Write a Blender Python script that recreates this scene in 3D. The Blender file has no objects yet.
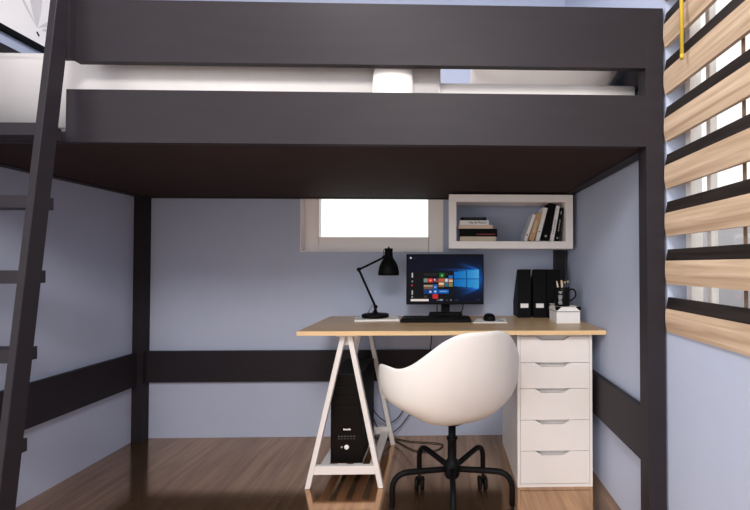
import bpy, bmesh, math, random
from mathutils import Vector, Matrix
random.seed(7)
PI = math.pi
S = bpy.context.scene
COL = S.collection

# ------------------------------------------------------------------ materials
def mat(name, col, rough=0.5, spec=0.5, metal=0.0, noise=0.0, scale=20.0, stretch=(1, 1, 1), bump=0.0, coat=0.0):
    m = bpy.data.materials.new(name); m.use_nodes = True
    nt = m.node_tree; b = nt.nodes['Principled BSDF']
    b.inputs['Base Color'].default_value = (*col, 1)
    b.inputs['Roughness'].default_value = rough
    b.inputs['Specular IOR Level'].default_value = spec
    b.inputs['Metallic'].default_value = metal
    b.inputs['Coat Weight'].default_value = coat
    if noise > 0 or bump > 0:
        tc = nt.nodes.new('ShaderNodeTexCoord'); mp = nt.nodes.new('ShaderNodeMapping')
        mp.inputs['Scale'].default_value = stretch
        n = nt.nodes.new('ShaderNodeTexNoise'); n.inputs['Scale'].default_value = scale; n.inputs['Detail'].default_value = 4
        nt.links.new(tc.outputs['Object'], mp.inputs[0]); nt.links.new(mp.outputs[0], n.inputs['Vector'])
        if noise > 0:
            r = nt.nodes.new('ShaderNodeValToRGB')
            r.color_ramp.elements[0].position = 0.3; r.color_ramp.elements[1].position = 0.7
            r.color_ramp.elements[0].color = (*[c * (1 - noise) for c in col], 1)
            r.color_ramp.elements[1].color = (*[min(1, c * (1 + noise)) for c in col], 1)
            nt.links.new(n.outputs['Fac'], r.inputs[0]); nt.links.new(r.outputs[0], b.inputs['Base Color'])
        if bump > 0:
            bp = nt.nodes.new('ShaderNodeBump'); bp.inputs['Strength'].default_value = bump; bp.inputs['Distance'].default_value = 0.004
            nt.links.new(n.outputs['Fac'], bp.inputs['Height']); nt.links.new(bp.outputs[0], b.inputs['Normal'])
    return m

def wood(name, c1, c2, rough, stretch, scale=6.0, spec=0.4):
    m = mat(name, c1, rough, spec)
    nt = m.node_tree; b = nt.nodes['Principled BSDF']
    tc = nt.nodes.new('ShaderNodeTexCoord'); mp = nt.nodes.new('ShaderNodeMapping'); mp.inputs['Scale'].default_value = stretch
    n = nt.nodes.new('ShaderNodeTexNoise'); n.inputs['Scale'].default_value = scale; n.inputs['Detail'].default_value = 6; n.inputs['Distortion'].default_value = 0.6
    r = nt.nodes.new('ShaderNodeValToRGB'); r.color_ramp.elements[0].position = 0.32; r.color_ramp.elements[1].position = 0.68
    r.color_ramp.elements[0].color = (*c1, 1); r.color_ramp.elements[1].color = (*c2, 1)
    nt.links.new(tc.outputs['Object'], mp.inputs[0]); nt.links.new(mp.outputs[0], n.inputs['Vector'])
    nt.links.new(n.outputs['Fac'], r.inputs[0]); nt.links.new(r.outputs[0], b.inputs['Base Color'])
    return m

def floor_material():
    m = mat('floor_wood', (0.3, 0.2, 0.13), 0.125, 0.5, 0.92)
    nt = m.node_tree; b = nt.nodes['Principled BSDF']
    tc = nt.nodes.new('ShaderNodeTexCoord'); mp = nt.nodes.new('ShaderNodeMapping')
    mp.inputs['Rotation'].default_value = (0, 0, PI / 2)
    br = nt.nodes.new('ShaderNodeTexBrick'); br.offset = 0.37
    br.inputs['Scale'].default_value = 1.0; br.inputs['Brick Width'].default_value = 1.1; br.inputs['Row Height'].default_value = 0.13
    br.inputs['Mortar Size'].default_value = 0.0012
    br.inputs['Color1'].default_value = (0.49, 0.305, 0.185, 1); br.inputs['Color2'].default_value = (0.60, 0.38, 0.23, 1)
    br.inputs['Mortar'].default_value = (0.38, 0.24, 0.15, 1)
    mp2 = nt.nodes.new('ShaderNodeMapping'); mp2.inputs['Scale'].default_value = (22, 1.6, 1)
    n = nt.nodes.new('ShaderNodeTexNoise'); n.inputs['Scale'].default_value = 1.6; n.inputs['Detail'].default_value = 6; n.inputs['Distortion'].default_value = 0.5
    r = nt.nodes.new('ShaderNodeValToRGB'); r.color_ramp.elements[0].position = 0.3; r.color_ramp.elements[1].position = 0.72
    r.color_ramp.elements[0].color = (0.68, 0.66, 0.64, 1); r.color_ramp.elements[1].color = (1.12, 1.1, 1.06, 1)
    mx = nt.nodes.new('ShaderNodeMix'); mx.data_type = 'RGBA'; mx.blend_type = 'MULTIPLY'; mx.inputs['Factor'].default_value = 1.0
    L = nt.links
    L.new(tc.outputs['Object'], mp.inputs[0]); L.new(mp.outputs[0], br.inputs['Vector'])
    L.new(tc.outputs['Object'], mp2.inputs[0]); L.new(mp2.outputs[0], n.inputs['Vector']); L.new(n.outputs['Fac'], r.inputs[0])
    L.new(br.outputs['Color'], mx.inputs['A']); L.new(r.outputs[0], mx.inputs['B']); L.new(mx.outputs['Result'], b.inputs['Base Color'])
    return m

def glass_material():
    m = bpy.data.materials.new('window_glass'); m.use_nodes = True; nt = m.node_tree; nt.nodes.clear()
    o = nt.nodes.new('ShaderNodeOutputMaterial'); t = nt.nodes.new('ShaderNodeBsdfTransparent'); g = nt.nodes.new('ShaderNodeBsdfGlossy')
    t.inputs[0].default_value = (0.97, 0.985, 0.98, 1); g.inputs['Roughness'].default_value = 0.02
    mx = nt.nodes.new('ShaderNodeMixShader'); mx.inputs[0].default_value = 0.06
    nt.links.new(t.outputs[0], mx.inputs[1]); nt.links.new(g.outputs[0], mx.inputs[2]); nt.links.new(mx.outputs[0], o.inputs[0])
    return m

M = dict(
    wall=mat('blue_wall_paint', (0.415, 0.465, 0.605), 0.55, 0.3, noise=0.02, scale=3, bump=0.02),
    ceil=mat('ceiling_paint', (0.8, 0.8, 0.8), 0.8, 0.2, noise=0.01),
    floor=floor_material(),
    dark=mat('dark_stained_wood', (0.021, 0.0175, 0.022), 0.5, 0.16, noise=0.08, scale=5, stretch=(1, 1, 6)),
    base=mat('dark_bed_base_board', (0.040, 0.028, 0.028), 0.8, 0.08, noise=0.08, scale=5),
    white=mat('white_lacquer', (0.72, 0.695, 0.685), 0.4, 0.4, noise=0.01),
    frame=mat('white_window_frame', (0.90, 0.85, 0.825), 0.4, 0.4, noise=0.01),
    linen=mat('white_bed_linen', (0.79, 0.76, 0.745), 0.9, 0.15, noise=0.03, scale=9, bump=0.15),
    pillow=mat('cream_pillow_cotton', (0.84, 0.80, 0.77), 0.9, 0.15, noise=0.03, scale=12, bump=0.15),
    shell=mat('off_white_plastic_shell', (0.62, 0.60, 0.585), 0.38, 0.4, noise=0.01),
    black=mat('black_powder_coat', (0.004, 0.004, 0.0045), 0.5, 0.08, noise=0.1),
    blackm=mat('black_matte', (0.005, 0.005, 0.0055), 0.6, 0.08, noise=0.1),
    blackg=mat('black_gloss_plastic', (0.006, 0.005, 0.005), 0.4, 0.08, noise=0.1),
    oak=wood('light_oak_top', (0.42, 0.28, 0.152), (0.52, 0.355, 0.198), 0.35, (1.2, 14, 14), 3.0),
    oakedge=wood('oak_edge_band', (0.66, 0.45, 0.24), (0.76, 0.54, 0.30), 0.4, (1.2, 14, 14), 3.0),
    slat=wood('pale_slat_wood', (0.36, 0.25, 0.165), (0.60, 0.46, 0.335), 0.45, (14, 1.0, 22), 2.2),
    slatdark=wood('dark_slat_wood', (0.010, 0.008, 0.008), (0.026, 0.020, 0.018), 0.5, (14, 1.0, 22), 3.0, spec=0.2),
    cord=mat('brown_blind_cord', (0.16, 0.105, 0.075), 0.7, 0.2, noise=0.1),
    yellow=mat('yellow_wand', (0.55, 0.38, 0.04), 0.4, 0.4, noise=0.05),
    glass=glass_material(),
    paper=mat('white_paper', (0.78, 0.77, 0.77), 0.6, 0.3, noise=0.02),
    greyprint=mat('grey_print', (0.40, 0.41, 0.44), 0.6, 0.3, noise=0.15, scale=60),
    dimprint=mat('dim_grey_print', (0.09, 0.085, 0.085), 0.6, 0.3, noise=0.15, scale=60),
    cream=mat('cream_book_cover', (0.62, 0.53, 0.40), 0.6, 0.3, noise=0.05),
    beige=mat('beige_book_cover', (0.66, 0.53, 0.42), 0.6, 0.3, noise=0.05),
    tan=mat('tan_book_cover', (0.55, 0.34, 0.18), 0.6, 0.3, noise=0.12, scale=40),
    palecover=mat('pale_grey_book_cover', (0.58, 0.62, 0.66), 0.5, 0.3, noise=0.03),
    pages=mat('book_pages', (0.72, 0.68, 0.60), 0.8, 0.2, noise=0.06, scale=60),
    red=mat('red_mark', (0.5, 0.10, 0.08), 0.6, 0.3, noise=0.05),
    leaf=mat('grey_leaf_print', (0.62, 0.61, 0.61), 0.8, 0.1, noise=0.04, scale=14),
    canvas=mat('white_canvas', (0.86, 0.84, 0.83), 0.8, 0.15, noise=0.01),
    pencilwood=mat('pale_pencil_wood', (0.70, 0.50, 0.33), 0.6, 0.3, noise=0.06),
    pencilwhite=mat('cream_pencil_paint', (0.70, 0.62, 0.55), 0.5, 0.4, noise=0.03),
    pencilblue=mat('dark_blue_pencil_paint', (0.03, 0.04, 0.09), 0.4, 0.4, noise=0.05),
    metal=mat('grey_metal', (0.35, 0.35, 0.36), 0.35, 0.5, metal=0.9, noise=0.03),
    facade=mat('pale_facade_render', (0.42, 0.40, 0.42), 0.9, 0.1, noise=0.04, scale=2),
    ground=mat('pale_paving', (0.26, 0.26, 0.30), 0.9, 0.1, noise=0.06, scale=2),
)
def led(name, col, st):
    m = bpy.data.materials.new(name); m.use_nodes = True; b = m.node_tree.nodes['Principled BSDF']
    b.inputs['Base Color'].default_value = (*col, 1); b.inputs['Emission Color'].default_value = (*col, 1); b.inputs['Emission Strength'].default_value = st
    return m
M['button'] = mat('white_power_button', (0.85, 0.82, 0.80), 0.3, 0.5, noise=0.01)

# ------------------------------------------------------------------ mesh helpers
def BM(): return bmesh.new()

def box(bm, a, b, bev=0.0, mi=0, seg=2):
    x0, y0, z0 = a; x1, y1, z1 = b
    vs = [bm.verts.new(p) for p in ((x0, y0, z0), (x1, y0, z0), (x1, y1, z0), (x0, y1, z0), (x0, y0, z1), (x1, y0, z1), (x1, y1, z1), (x0, y1, z1))]
    fs = [bm.faces.new([vs[i] for i in f]) for f in ((3, 2, 1, 0), (4, 5, 6, 7), (0, 1, 5, 4), (1, 2, 6, 5), (2, 3, 7, 6), (3, 0, 4, 7))]
    for f in fs: f.material_index = mi
    if bev > 0:
        es = list({e for f in fs for e in f.edges})
        r = bmesh.ops.bevel(bm, geom=es, offset=bev, segments=seg, affect='EDGES', profile=0.5)
        for f in r['faces']: f.material_index = mi
    return vs

def beam(bm, p, q, w, d, up=(0, 1, 0), bev=0.002, mi=0, flat=None):
    """rectangular bar from p to q; w along side axis, d along 'up' axis; flat = z values where ends are cut level"""
    p = Vector(p); q = Vector(q); t = (q - p).normalized(); u = Vector(up); u = (u - t * u.dot(t)).normalized(); s = t.cross(u)
    vs = []
    for c in (p, q):
        for a, b in ((-1, -1), (1, -1), (1, 1), (-1, 1)):
            v = c + s * (a * w / 2) + u * (b * d / 2)
            if flat: v += t * ((c.z - v.z) / t.z)
            vs.append(bm.verts.new(v))
    fs = [bm.faces.new([vs[i] for i in f]) for f in ((0, 1, 2, 3), (7, 6, 5, 4), (1, 0, 4, 5), (2, 1, 5, 6), (3, 2, 6, 7), (0, 3, 7, 4))]
    for f in fs: f.material_index = mi
    if bev > 0:
        es = list({e for f in fs for e in f.edges})
        r = bmesh.ops.bevel(bm, geom=es, offset=bev, segments=1, affect='EDGES')
        for f in r['faces']: f.material_index = mi

def prism(bm, pts, axis, a, b, bev=0.0, mi=0):
    """polygon pts (2D) extruded along axis ('x','y','z') from a to b"""
    def P(u, v, w): return {'x': (w, u, v), 'y': (u, w, v), 'z': (u, v, w)}[axis]
    A = [bm.verts.new(P(u, v, a)) for u, v in pts]; B = [bm.verts.new(P(u, v, b)) for u, v in pts]
    n = len(pts); fs = [bm.faces.new(A), bm.faces.new(B[::-1])]
    for i in range(n): fs.append(bm.faces.new([A[i], B[i], B[(i + 1) % n], A[(i + 1) % n]]))
    for f in fs: f.material_index = mi
    if bev > 0:
        es = list({e for f in fs for e in f.edges})
        r = bmesh.ops.bevel(bm, geom=es, offset=bev, segments=1, affect='EDGES')
        for f in r['faces']: f.material_index = mi
    return fs

def frames(path):
    P = [Vector(p) for p in path]; T = []
    for i in range(len(P)):
        T.append((P[min(i + 1, len(P) - 1)] - P[max(i - 1, 0)]).normalized())
    n = T[0].orthogonal().normalized(); out = []
    for p, t in zip(P, T):
        n = (n - t * n.dot(t)).normalized(); out.append((p, n, t.cross(n)))
    return out

def tube(bm, path, r, seg=10, mi=0, smooth=True):
    rr = r if isinstance(r, (list, tuple)) else [r] * len(path)
    rings = []
    for (p, n, b), q in zip(frames(path), rr):
        rings.append([bm.verts.new(p + (n * math.cos(2 * PI * k / seg) + b * math.sin(2 * PI * k / seg)) * q) for k in range(seg)])
    for i in range(len(rings) - 1):
        for k in range(seg):
            f = bm.faces.new([rings[i][k], rings[i][(k + 1) % seg], rings[i + 1][(k + 1) % seg], rings[i + 1][k]]); f.smooth = smooth; f.material_index = mi
    for rg in (rings[0][::-1], rings[-1]):
        f = bm.faces.new(rg); f.material_index = mi

def spline(pts, n=8):
    P = [Vector(p) for p in pts]; P = [P[0] * 2 - P[1]] + P + [P[-1] * 2 - P[-2]]; out = []
    for i in range(1, len(P) - 2):
        for k in range(n):
            t = k / n; a, b, c, d = P[i - 1:i + 3]
            out.append(0.5 * ((2 * b) + (c - a) * t + (2 * a - 5 * b + 4 * c - d) * t * t + (3 * b - a - 3 * c + d) * t ** 3))
    out.append(P[-2]); return out

def lathe(bm, prof, c=(0, 0, 0), seg=32, mi=0, mtx=None):
    """profile of (r, z); closed top/bottom when r is 0"""
    c = Vector(c); rings = []
    for r, z in prof:
        if r < 1e-6: rings.append([bm.verts.new((0, 0, z))])
        else: rings.append([bm.verts.new((r * math.cos(2 * PI * k / seg), r * math.sin(2 * PI * k / seg), z)) for k in range(seg)])
    for i in range(len(rings) - 1):
        A, B = rings[i], rings[i + 1]
        for k in range(seg):
            k2 = (k + 1) % seg
            if len(A) == 1 and len(B) == 1: continue
            if len(A) == 1: f = bm.faces.new([A[0], B[k2], B[k]])
            elif len(B) == 1: f = bm.faces.new([A[k], A[k2], B[0]])
            else: f = bm.faces.new([A[k], A[k2], B[k2], B[k]])
            f.smooth = True; f.material_index = mi
    for rg in rings:
        for v in rg:
            v.co = (mtx @ v.co if mtx else v.co) + c

def obj(name, bm, m, parent=None, sharp=None):
    bmesh.ops.recalc_face_normals(bm, faces=bm.faces[:])
    me = bpy.data.meshes.new(name); bm.to_mesh(me); bm.free()
    for k in (m if isinstance(m, (list, tuple)) else [m]): me.materials.append(M[k] if isinstance(k, str) else k)
    o = bpy.data.objects.new(name, me); COL.objects.link(o)
    if parent is not None:
        o.parent = parent
        off = parent.matrix_world_cached if hasattr(parent, 'matrix_world_cached') else None
    return o

def thing(name, label, cat, loc=(0, 0, 0), rz=0.0, group=None):
    o = bpy.data.objects.new(name, None); COL.objects.link(o); o.empty_display_size = 0.05
    o.location = loc; o.rotation_euler = (0, 0, rz); o['label'] = label; o['category'] = cat
    if group: o['group'] = group
    return o

def tag(o, label, cat, group=None, kind=None):
    o['label'] = label; o['category'] = cat
    if group: o['group'] = group
    if kind: o['kind'] = kind
    return o

def struct(name, bm, m, parent=None):
    o = obj(name, bm, m, parent)
    if parent is None: o['kind'] = 'structure'
    return o

def rel(bm, t):
    """shift world-space mesh into the frame of an unrotated empty"""
    bmesh.ops.translate(bm, verts=bm.verts[:], vec=-Vector(t.location)); return bm

def text_bm(bm, body, size, mtx, mi=0, depth=0.0004):
    cu = bpy.data.curves.new('lettering', 'FONT'); cu.body = body; cu.size = size; cu.extrude = depth; cu.align_x = 'CENTER'; cu.align_y = 'CENTER'
    o = bpy.data.objects.new('lettering', cu); COL.objects.link(o)
    dg = bpy.context.evaluated_depsgraph_get(); me = bpy.data.meshes.new_from_object(o.evaluated_get(dg))
    n = len(bm.verts); nf = len(bm.faces)
    bm.from_mesh(me); bm.verts.ensure_lookup_table(); bm.faces.ensure_lookup_table()
    for v in bm.verts[n:]: v.co = mtx @ v.co
    for f in bm.faces[nf:]: f.material_index = mi
    bpy.data.objects.remove(o); bpy.data.meshes.remove(me); bpy.data.curves.remove(cu)

# ------------------------------------------------------------------ dimensions
YB, YF, XL, XR = 2.572, 1.398, -1.821, 0.754
XB = 0.7465                    # outer face of the bed at the right
CEIL, YBACK = 2.78, -2.6
W1 = (-0.871, -0.003, 1.116, 1.74)        # back window opening x0 x1 z0 z1
W2 = (0.10, 1.394, 0.852, 2.15)           # right window opening y0 y1 z0 z1

# ------------------------------------------------------------------ the room
b = BM(); box(b, (XL - 0.2, YBACK, -0.1), (XR + 0.2, YB + 0.2, 0)); struct('floor', b, 'floor')
b = BM(); box(b, (XL - 0.2, YBACK, CEIL), (XR + 0.2, YB + 0.2, CEIL + 0.1)); struct('ceiling', b, 'ceil')
b = BM(); box(b, (XL - 0.2, 0.70, 0), (XL, YB, CEIL)); struct('wall_left', b, 'wall')
b = BM()
box(b, (XL - 0.2, YB, 0), (W1[0], YB + 0.2, CEIL)); box(b, (W1[1], YB, 0), (XR + 0.2, YB + 0.2, CEIL))
box(b, (W1[0], YB, 0), (W1[1], YB + 0.2, W1[2])); box(b, (W1[0], YB, W1[3]), (W1[1], YB + 0.2, CEIL))
struct('wall_back', b, 'wall')
b = BM()
box(b, (XR, YBACK, 0), (XR + 0.1, W2[0], CEIL)); box(b, (XR, W2[1], 0), (XR + 0.1, YB, CEIL))
box(b, (XR, W2[0], 0), (XR + 0.1, W2[1], W2[2])); box(b, (XR, W2[0], W2[3]), (XR + 0.1, W2[1], CEIL))
struct('wall_right', b, 'wall')

def window(name, x0, x1, z0, z1, fw, d0, d1, gl, mull=()):
    """window in a plane: local x along wall, local y outward, z up"""
    w = bpy.data.objects.new(name, None); COL.objects.link(w); w['kind'] = 'structure'
    b = BM()
    box(b, (x0, d0, z0), (x0 + fw, d1, z1), 0.003); box(b, (x1 - fw, d0, z0), (x1, d1, z1), 0.003)
    box(b, (x0 + fw, d0, z0), (x1 - fw, d1, z0 + fw), 0.003); box(b, (x0 + fw, d0, z1 - fw), (x1 - fw, d1, z1), 0.003)
    obj('window_frame', b, 'frame', w)
    b = BM(); s = 0.028                       # inner sash bead, slightly recessed
    a0, a1, c0, c1 = x0 + fw - s, x1 - fw + s, z0 + fw - s, z1 - fw + s
    e = 0.004
    for q in ((x0 + fw - 0.030, c0), ):
        pass
    ss = fw / 2; box(b, (x0 + ss, d0 - e, z0 + ss), (x0 + fw + e, d0, z1 - ss)); box(b, (x1 - fw - e, d0 - e, z0 + ss), (x1 - ss, d0, z1 - ss))
    box(b, (x0 + fw, d0 - e, z0 + ss), (x1 - fw, d0, z0 + fw + e)); box(b, (x0 + fw, d0 - e, z1 - fw - e), (x1 - fw, d0, z1 - ss))
    obj('window_sash', b, 'frame', w)
    for mx in mull:
        b = BM(); box(b, (mx - 0.010, d0 + 0.01, z0 + fw), (mx + 0.010, d1 - 0.005, z1 - fw), 0.002); obj('window_mullion', b, 'frame', w)
    b = BM(); box(b, (x0 + fw, gl, z0 + fw), (x1 - fw, gl + 0.004, z1 - fw)); obj('window_pane', b, 'glass', w)
    return w
w1 = window('window_1', W1[0], W1[1], W1[2], W1[3], 0.09, 0.07, 0.13, 0.10); w1.location = (0, YB, 0)
b = BM(); t_ = 0.004                      # white lining of the back window's reveal
box(b, (W1[0], 0.0005, W1[2]), (W1[0] + t_, 0.07, W1[3])); box(b, (W1[1] - t_, 0.0005, W1[2]), (W1[1], 0.07, W1[3])); box(b, (W1[0] + t_, 0.0005, W1[2]), (W1[1] - t_, 0.07, W1[2] + t_)); box(b, (W1[0] + t_, 0.0005, W1[3] - t_), (W1[1] - t_, 0.07, W1[3]))
obj('reveal_lining', b, 'frame', w1)
# right window: local x -> world y, local y -> world x
w2 = window('window_2', -W2[1], -W2[0], W2[2], W2[3], 0.035, 0.062, 0.10, 0.08, mull=(-1.285, -0.62)); w2.location = (XR, 0, 0); w2.rotation_euler = (0, 0, -PI / 2)

# outdoors seen between the slats
b = BM(); box(b, (XR + 0.1, -6, -0.3), (14, 14, -0.2)); o = struct('ground', b, 'ground')
b = BM(); box(b, (7.0, -3, -0.2), (9.0, 12, 2.2)); box(b, (6.9, -3.1, 2.2), (9.1, 12.1, 2.3))
tag(obj('garden_wall', b, 'facade'), 'pale rendered garden wall outside, glimpsed between the lower blind slats', 'wall')

# ------------------------------------------------------------------ loft bed
ZU, ZRL, ZRH = 1.436, 0.327, 0.519
ZF2, ZF3, ZF4 = 1.611, 1.7035, 1.9105
PW = 0.060
bed = thing('loft_bed', 'dark brown wooden loft bed filling the alcove above the desk', 'bed', (XL, YF, 0))
def bedpart(name, bm, m='dark'): return obj(name, rel(bm, bed), m, bed)
for (x0, y0) in ((XB - PW, YF), (XB - PW - 0.012, YB - PW - 0.001), (XL + 0.001, YF), (XL + 0.001, YB - PW - 0.001)):
    b = BM(); box(b, (x0, y0, 0), (x0 + PW, y0 + PW, ZF4), 0.0008); bedpart('post', b)
RT = 0.025
XE = -1.2115
b = BM(); box(b, (XE - 0.025, YF, ZU), (XB - PW, YF + RT, ZF2), 0.0008); bedpart('lower_guard_rail', b)
b = BM(); box(b, (XE, YF, ZF3), (XB - PW, YF + RT, ZF4), 0.0008); bedpart('upper_guard_rail', b)
# end rails beside the left and right walls, upper rail along the back wall
for x0 in (XL + 0.0365, XB - 0.004 - RT):
    b = BM(); box(b, (x0, YF + PW, 1.70), (x0 + RT, YB - PW, ZF4 + (0.008 if x0 < 0 else 0)), 0.0015); bedpart('end_guard_rail', b)
for x0 in (XL + 0.004, XB - PW + 0.004):
    b = BM(); box(b, (x0, YF + PW, ZU), (x0 + PW - 0.008, YB - PW, ZU + 0.14), 0.0015); bedpart('side_rail', b)
    b = BM(); xx = x0 if x0 < 0 else x0 + PW - 0.008 - RT
    box(b, (xx, YF + PW, ZRL), (xx + RT, YB - PW, ZRH), 0.0015); bedpart('stretcher', b)
b = BM(); box(b, (XL + PW, YB - RT - 0.003, ZRL + 0.011), (XB - PW, YB - 0.003, ZRH + 0.003), 0.0015); bedpart('stretcher', b)
b = BM(); box(b, (XL + PW, YB - RT - 0.003, ZU), (XB - PW, YB - 0.003, ZU + 0.14), 0.0015); bedpart('back_rail', b)
# base board and the short front edge at the ladder opening
b = BM(); box(b, (XL + PW - 0.003, YF + RT + 0.002, ZU + 0.005), (XB - PW + 0.003, YB - RT - 0.005, ZU + 0.030)); bedpart('base_board', b, 'base')
b = BM(); box(b, (XL + PW, YF + 0.001, ZU), (XE - 0.026, YF + RT, ZU + 0.034), 0.001); bedpart('front_edge_board', b)

def soft_box(x0, x1, y0, y1, z0, z1, r, nx=24, ny=10, wob=0.0, seed=0, puff=0.0):
    """rounded, slightly uneven padded block"""
    rnd = random.Random(seed); b = BM()
    bmesh.ops.create_cube(b, size=2.0)
    bmesh.ops.subdivide_edges(b, edges=b.edges[:], cuts=11, use_grid_fill=True)
    hx, hy, hz = (x1 - x0) / 2, (y1 - y0) / 2, (z1 - z0) / 2
    ph = [rnd.uniform(0, 6.28) for _ in range(6)]
    for v in b.verts:
        p = v.co; q = Vector((p.x * hx, p.y * hy, p.z * hz))
        inner = Vector((max(-hx + r, min(hx - r, q.x)), max(-hy + r, min(hy - r, q.y)), max(-hz + r, min(hz - r, q.z))))
        d = q - inner
        if d.length > 1e-9: q = inner + d.normalized() * r
        k = (1 - abs(p.x) ** 3) * (1 - abs(p.y) ** 3)
        if p.z > 0: q.z += puff * k * p.z
        q.z += wob * p.z * math.sin(q.x * 9 + ph[0]) * math.cos(q.y * 7 + ph[1])
        q.y += wob * 0.5 * math.sin(q.x * 13 + ph[2] + q.z * 5)
        v.co = q + Vector(((x0 + x1) / 2, (y0 + y1) / 2, (z0 + z1) / 2))
    for f in b.faces: f.smooth = True
    return b

YM = 1.502
o = obj('mattress', soft_box(XL + PW + 0.008, XB - PW + 0.018, YM, YB - 0.05, ZU + 0.031, 1.698, 0.02, seed=1), 'linen')
tag(o, 'white mattress lying on the dark loft bed behind its lower guard rail', 'mattress')
b = BM(); prism(b, [(YM - 0.026, 1.500), (YM - 0.004, 1.500), (YM - 0.004, 1.6985), (YB - 0.10, 1.6985), (YB - 0.10, 1.775), (YM + 0.03, 1.787), (YM - 0.010, 1.776), (YM - 0.026, 1.752)], 'x', XL + PW + 0.02, -0.012)
bmesh.ops.bevel(b, geom=b.edges[:], offset=0.009, segments=3, affect='EDGES')
for f in b.faces: f.smooth = True
o = obj('duvet', b, 'linen')
tag(o, 'thick white folded duvet on the left part of the loft mattress', 'duvet')
def pillow(x0, x1, y0, y1, z0, z1, seed):
    b = BM(); n = 22
    grid = {}
    for side in (1, -1):
        for i in range(n + 1):
            for j in range(n + 1):
                u, v = i / n * 2 - 1, j / n * 2 - 1
                edge = i in (0, n) or j in (0, n)
                if side == -1 and edge: grid[side, i, j] = grid[1, i, j]; continue
                h = ((1 - u ** 4) * (1 - v ** 4)) ** 0.5
                sx = (1 - 0.05 * (1 - abs(v)) * 1.0 * 0 - 0.04 * (1 - v * v)); sy = 1 - 0.06 * (1 - u * u)
                zm = (z0 + z1) / 2; hh = (z1 - z0) / 2
                z = zm + side * hh * h + 0.004 * math.sin(u * 7 + seed) * math.cos(v * 6) * h
                grid[side, i, j] = b.verts.new(((x0 + x1) / 2 + u * (x1 - x0) / 2 * sx, (y0 + y1) / 2 + v * (y1 - y0) / 2 * sy, z))
        for i in range(n):
            for j in range(n):
                q = [grid[side, i, j], grid[side, i + 1, j], grid[side, i + 1, j + 1], grid[side, i, j + 1]]
                f = b.faces.new(q); f.smooth = True
    return b
tag(obj('pillow', pillow(0.10, 0.700, 1.60, 2.02, 1.701, 1.93, 1), 'pillow'), 'plump cream pillow at the right end of the loft mattress, nearest the front rail', 'pillow')
tag(obj('pillow', pillow(0.075, 0.66, 2.05, 2.45, 1.701, 1.95, 4), 'linen'), 'white pillow behind the cream one, only its left edge showing', 'pillow')
# round white towel standing between the rails
b = BM(); prof = []
zt = 1.716
for r, z in ((0, 1.469), (0.95, 1.469), (1.10, 1.478), (1.11, 1.60), (1.0, 1.69), (0.95, 1.710), (0.86, zt), (0.30, zt - 0.004), (0, zt - 0.006)): prof.append((r, z))
lathe(b, prof, (0, 0, 0), 40)
for v in b.verts: v.co.x = v.co.x * 0.068 - 0.176; v.co.y = v.co.y * 0.020 + 1.4480
tag(obj('rolled_towel', b, 'linen'), 'upright round white towel roll squeezed between the guard rails and the mattress', 'towel')

# ------------------------------------------------------------------ ladder
lad = thing('bed_ladder', 'dark brown wooden ladder leaning against the left side of the loft bed', 'ladder', (-1.5, 1.2, 0))
def ladpart(name, bm): return obj(name, rel(bm, lad), 'dark', lad)
SX, ST, SD = -1.2135, 0.022, 0.052          # right face of right stile, thickness, depth
slope = 0.1025
def yb_at(z): return 1.238 + (z - 0.354) * 0.0985  # back edge of stile
zt = 2.02
for xr in (SX, -1.705):
    b = BM()
    pts = [(yb_at(0) - SD, 0), (yb_at(0), 0), (yb_at(zt), zt), (yb_at(zt) - SD, zt)]
    prism(b, pts, 'x', xr - ST, xr, 0.0015); ladpart('stile', b)
for z0 in (1.428, 1.204, 0.980, 0.754, 0.492, 0.268):
    y = yb_at(z0 + 0.02)
    b = BM(); box(b, (-1.705 - ST - 0.001, y - SD + 0.004, z0), (SX - 0.0006, y + 0.013, z0 + 0.038), 0.0008); ladpart('rung', b)
b = BM(); box(b, (SX - 0.024, yb_at(1.72) + 0.002, 1.7035), (SX + 0.0045, YF - 0.0003, 1.98), 0.0004); ladpart('hook_block', b)

# ------------------------------------------------------------------ picture on the left wall
PB = 1.995
pic = thing('framed_picture', 'black framed white picture with grey leaves on the left wall above the bed', 'picture', (XL, 1.6, PB))
b = BM(); y0, y1, z0, z1, fw = 1.05, 2.15, PB, 2.70, 0.022
for a, c in (((y0, z0), (y1, z0 + fw)), ((y0, z1 - fw), (y1, z1)), ((y0, z0 + fw), (y0 + fw, z1 - fw)), ((y1 - fw, z0 + fw), (y1, z1 - fw))):
    box(b, (XL + 0.001, a[0], a[1]), (XL + 0.024, c[0], c[1]), 0.001)
obj('picture_frame', rel(b, pic), 'blackm', pic)
b = BM(); box(b, (XL + 0.002, y0 + fw, z0 + fw), (XL + 0.014, y1 - fw, z1 - fw))
def leaf(base, tip, w, bend=0.0, mi=1, dx=0.0003):
    B = Vector(base); T = Vector(tip); d = T - B; nrm = Vector((-d.y, d.x)).normalized(); n = 16; Lf = []; Rt = []
    for k in range(n + 1):
        t = k / n; c = B + d * t + nrm * bend * math.sin(PI * t); h = w * math.sin(PI * t ** 0.8) ** 1.1 + 0.0006
        Lf.append(c + nrm * h); Rt.append(c - nrm * h)
    x = XL + 0.0142 + dx
    for k in range(n):
        f = b.faces.new([b.verts.new((x, q.x, q.y)) for q in (Lf[k], Rt[k], Rt[k + 1], Lf[k + 1])]); f.material_index = mi
leaf((1.895, 2.088), (1.88, 2.62), 0.036, 0.008)
leaf((1.895, 2.090), (1.70, 2.50), 0.008, 0.035, dx=0.0005)
leaf((1.897, 2.089), (2.06, 2.42), 0.014, -0.05, dx=0.0007)
leaf((1.915, 2.087), (1.985, 2.10), 0.006, 0.01, dx=0.0009)
leaf((1.60, 2.25), (1.50, 2.62), 0.05, 0.03)
leaf((1.60, 2.25), (1.38, 2.48), 0.03, 0.02, dx=0.0006)
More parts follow.
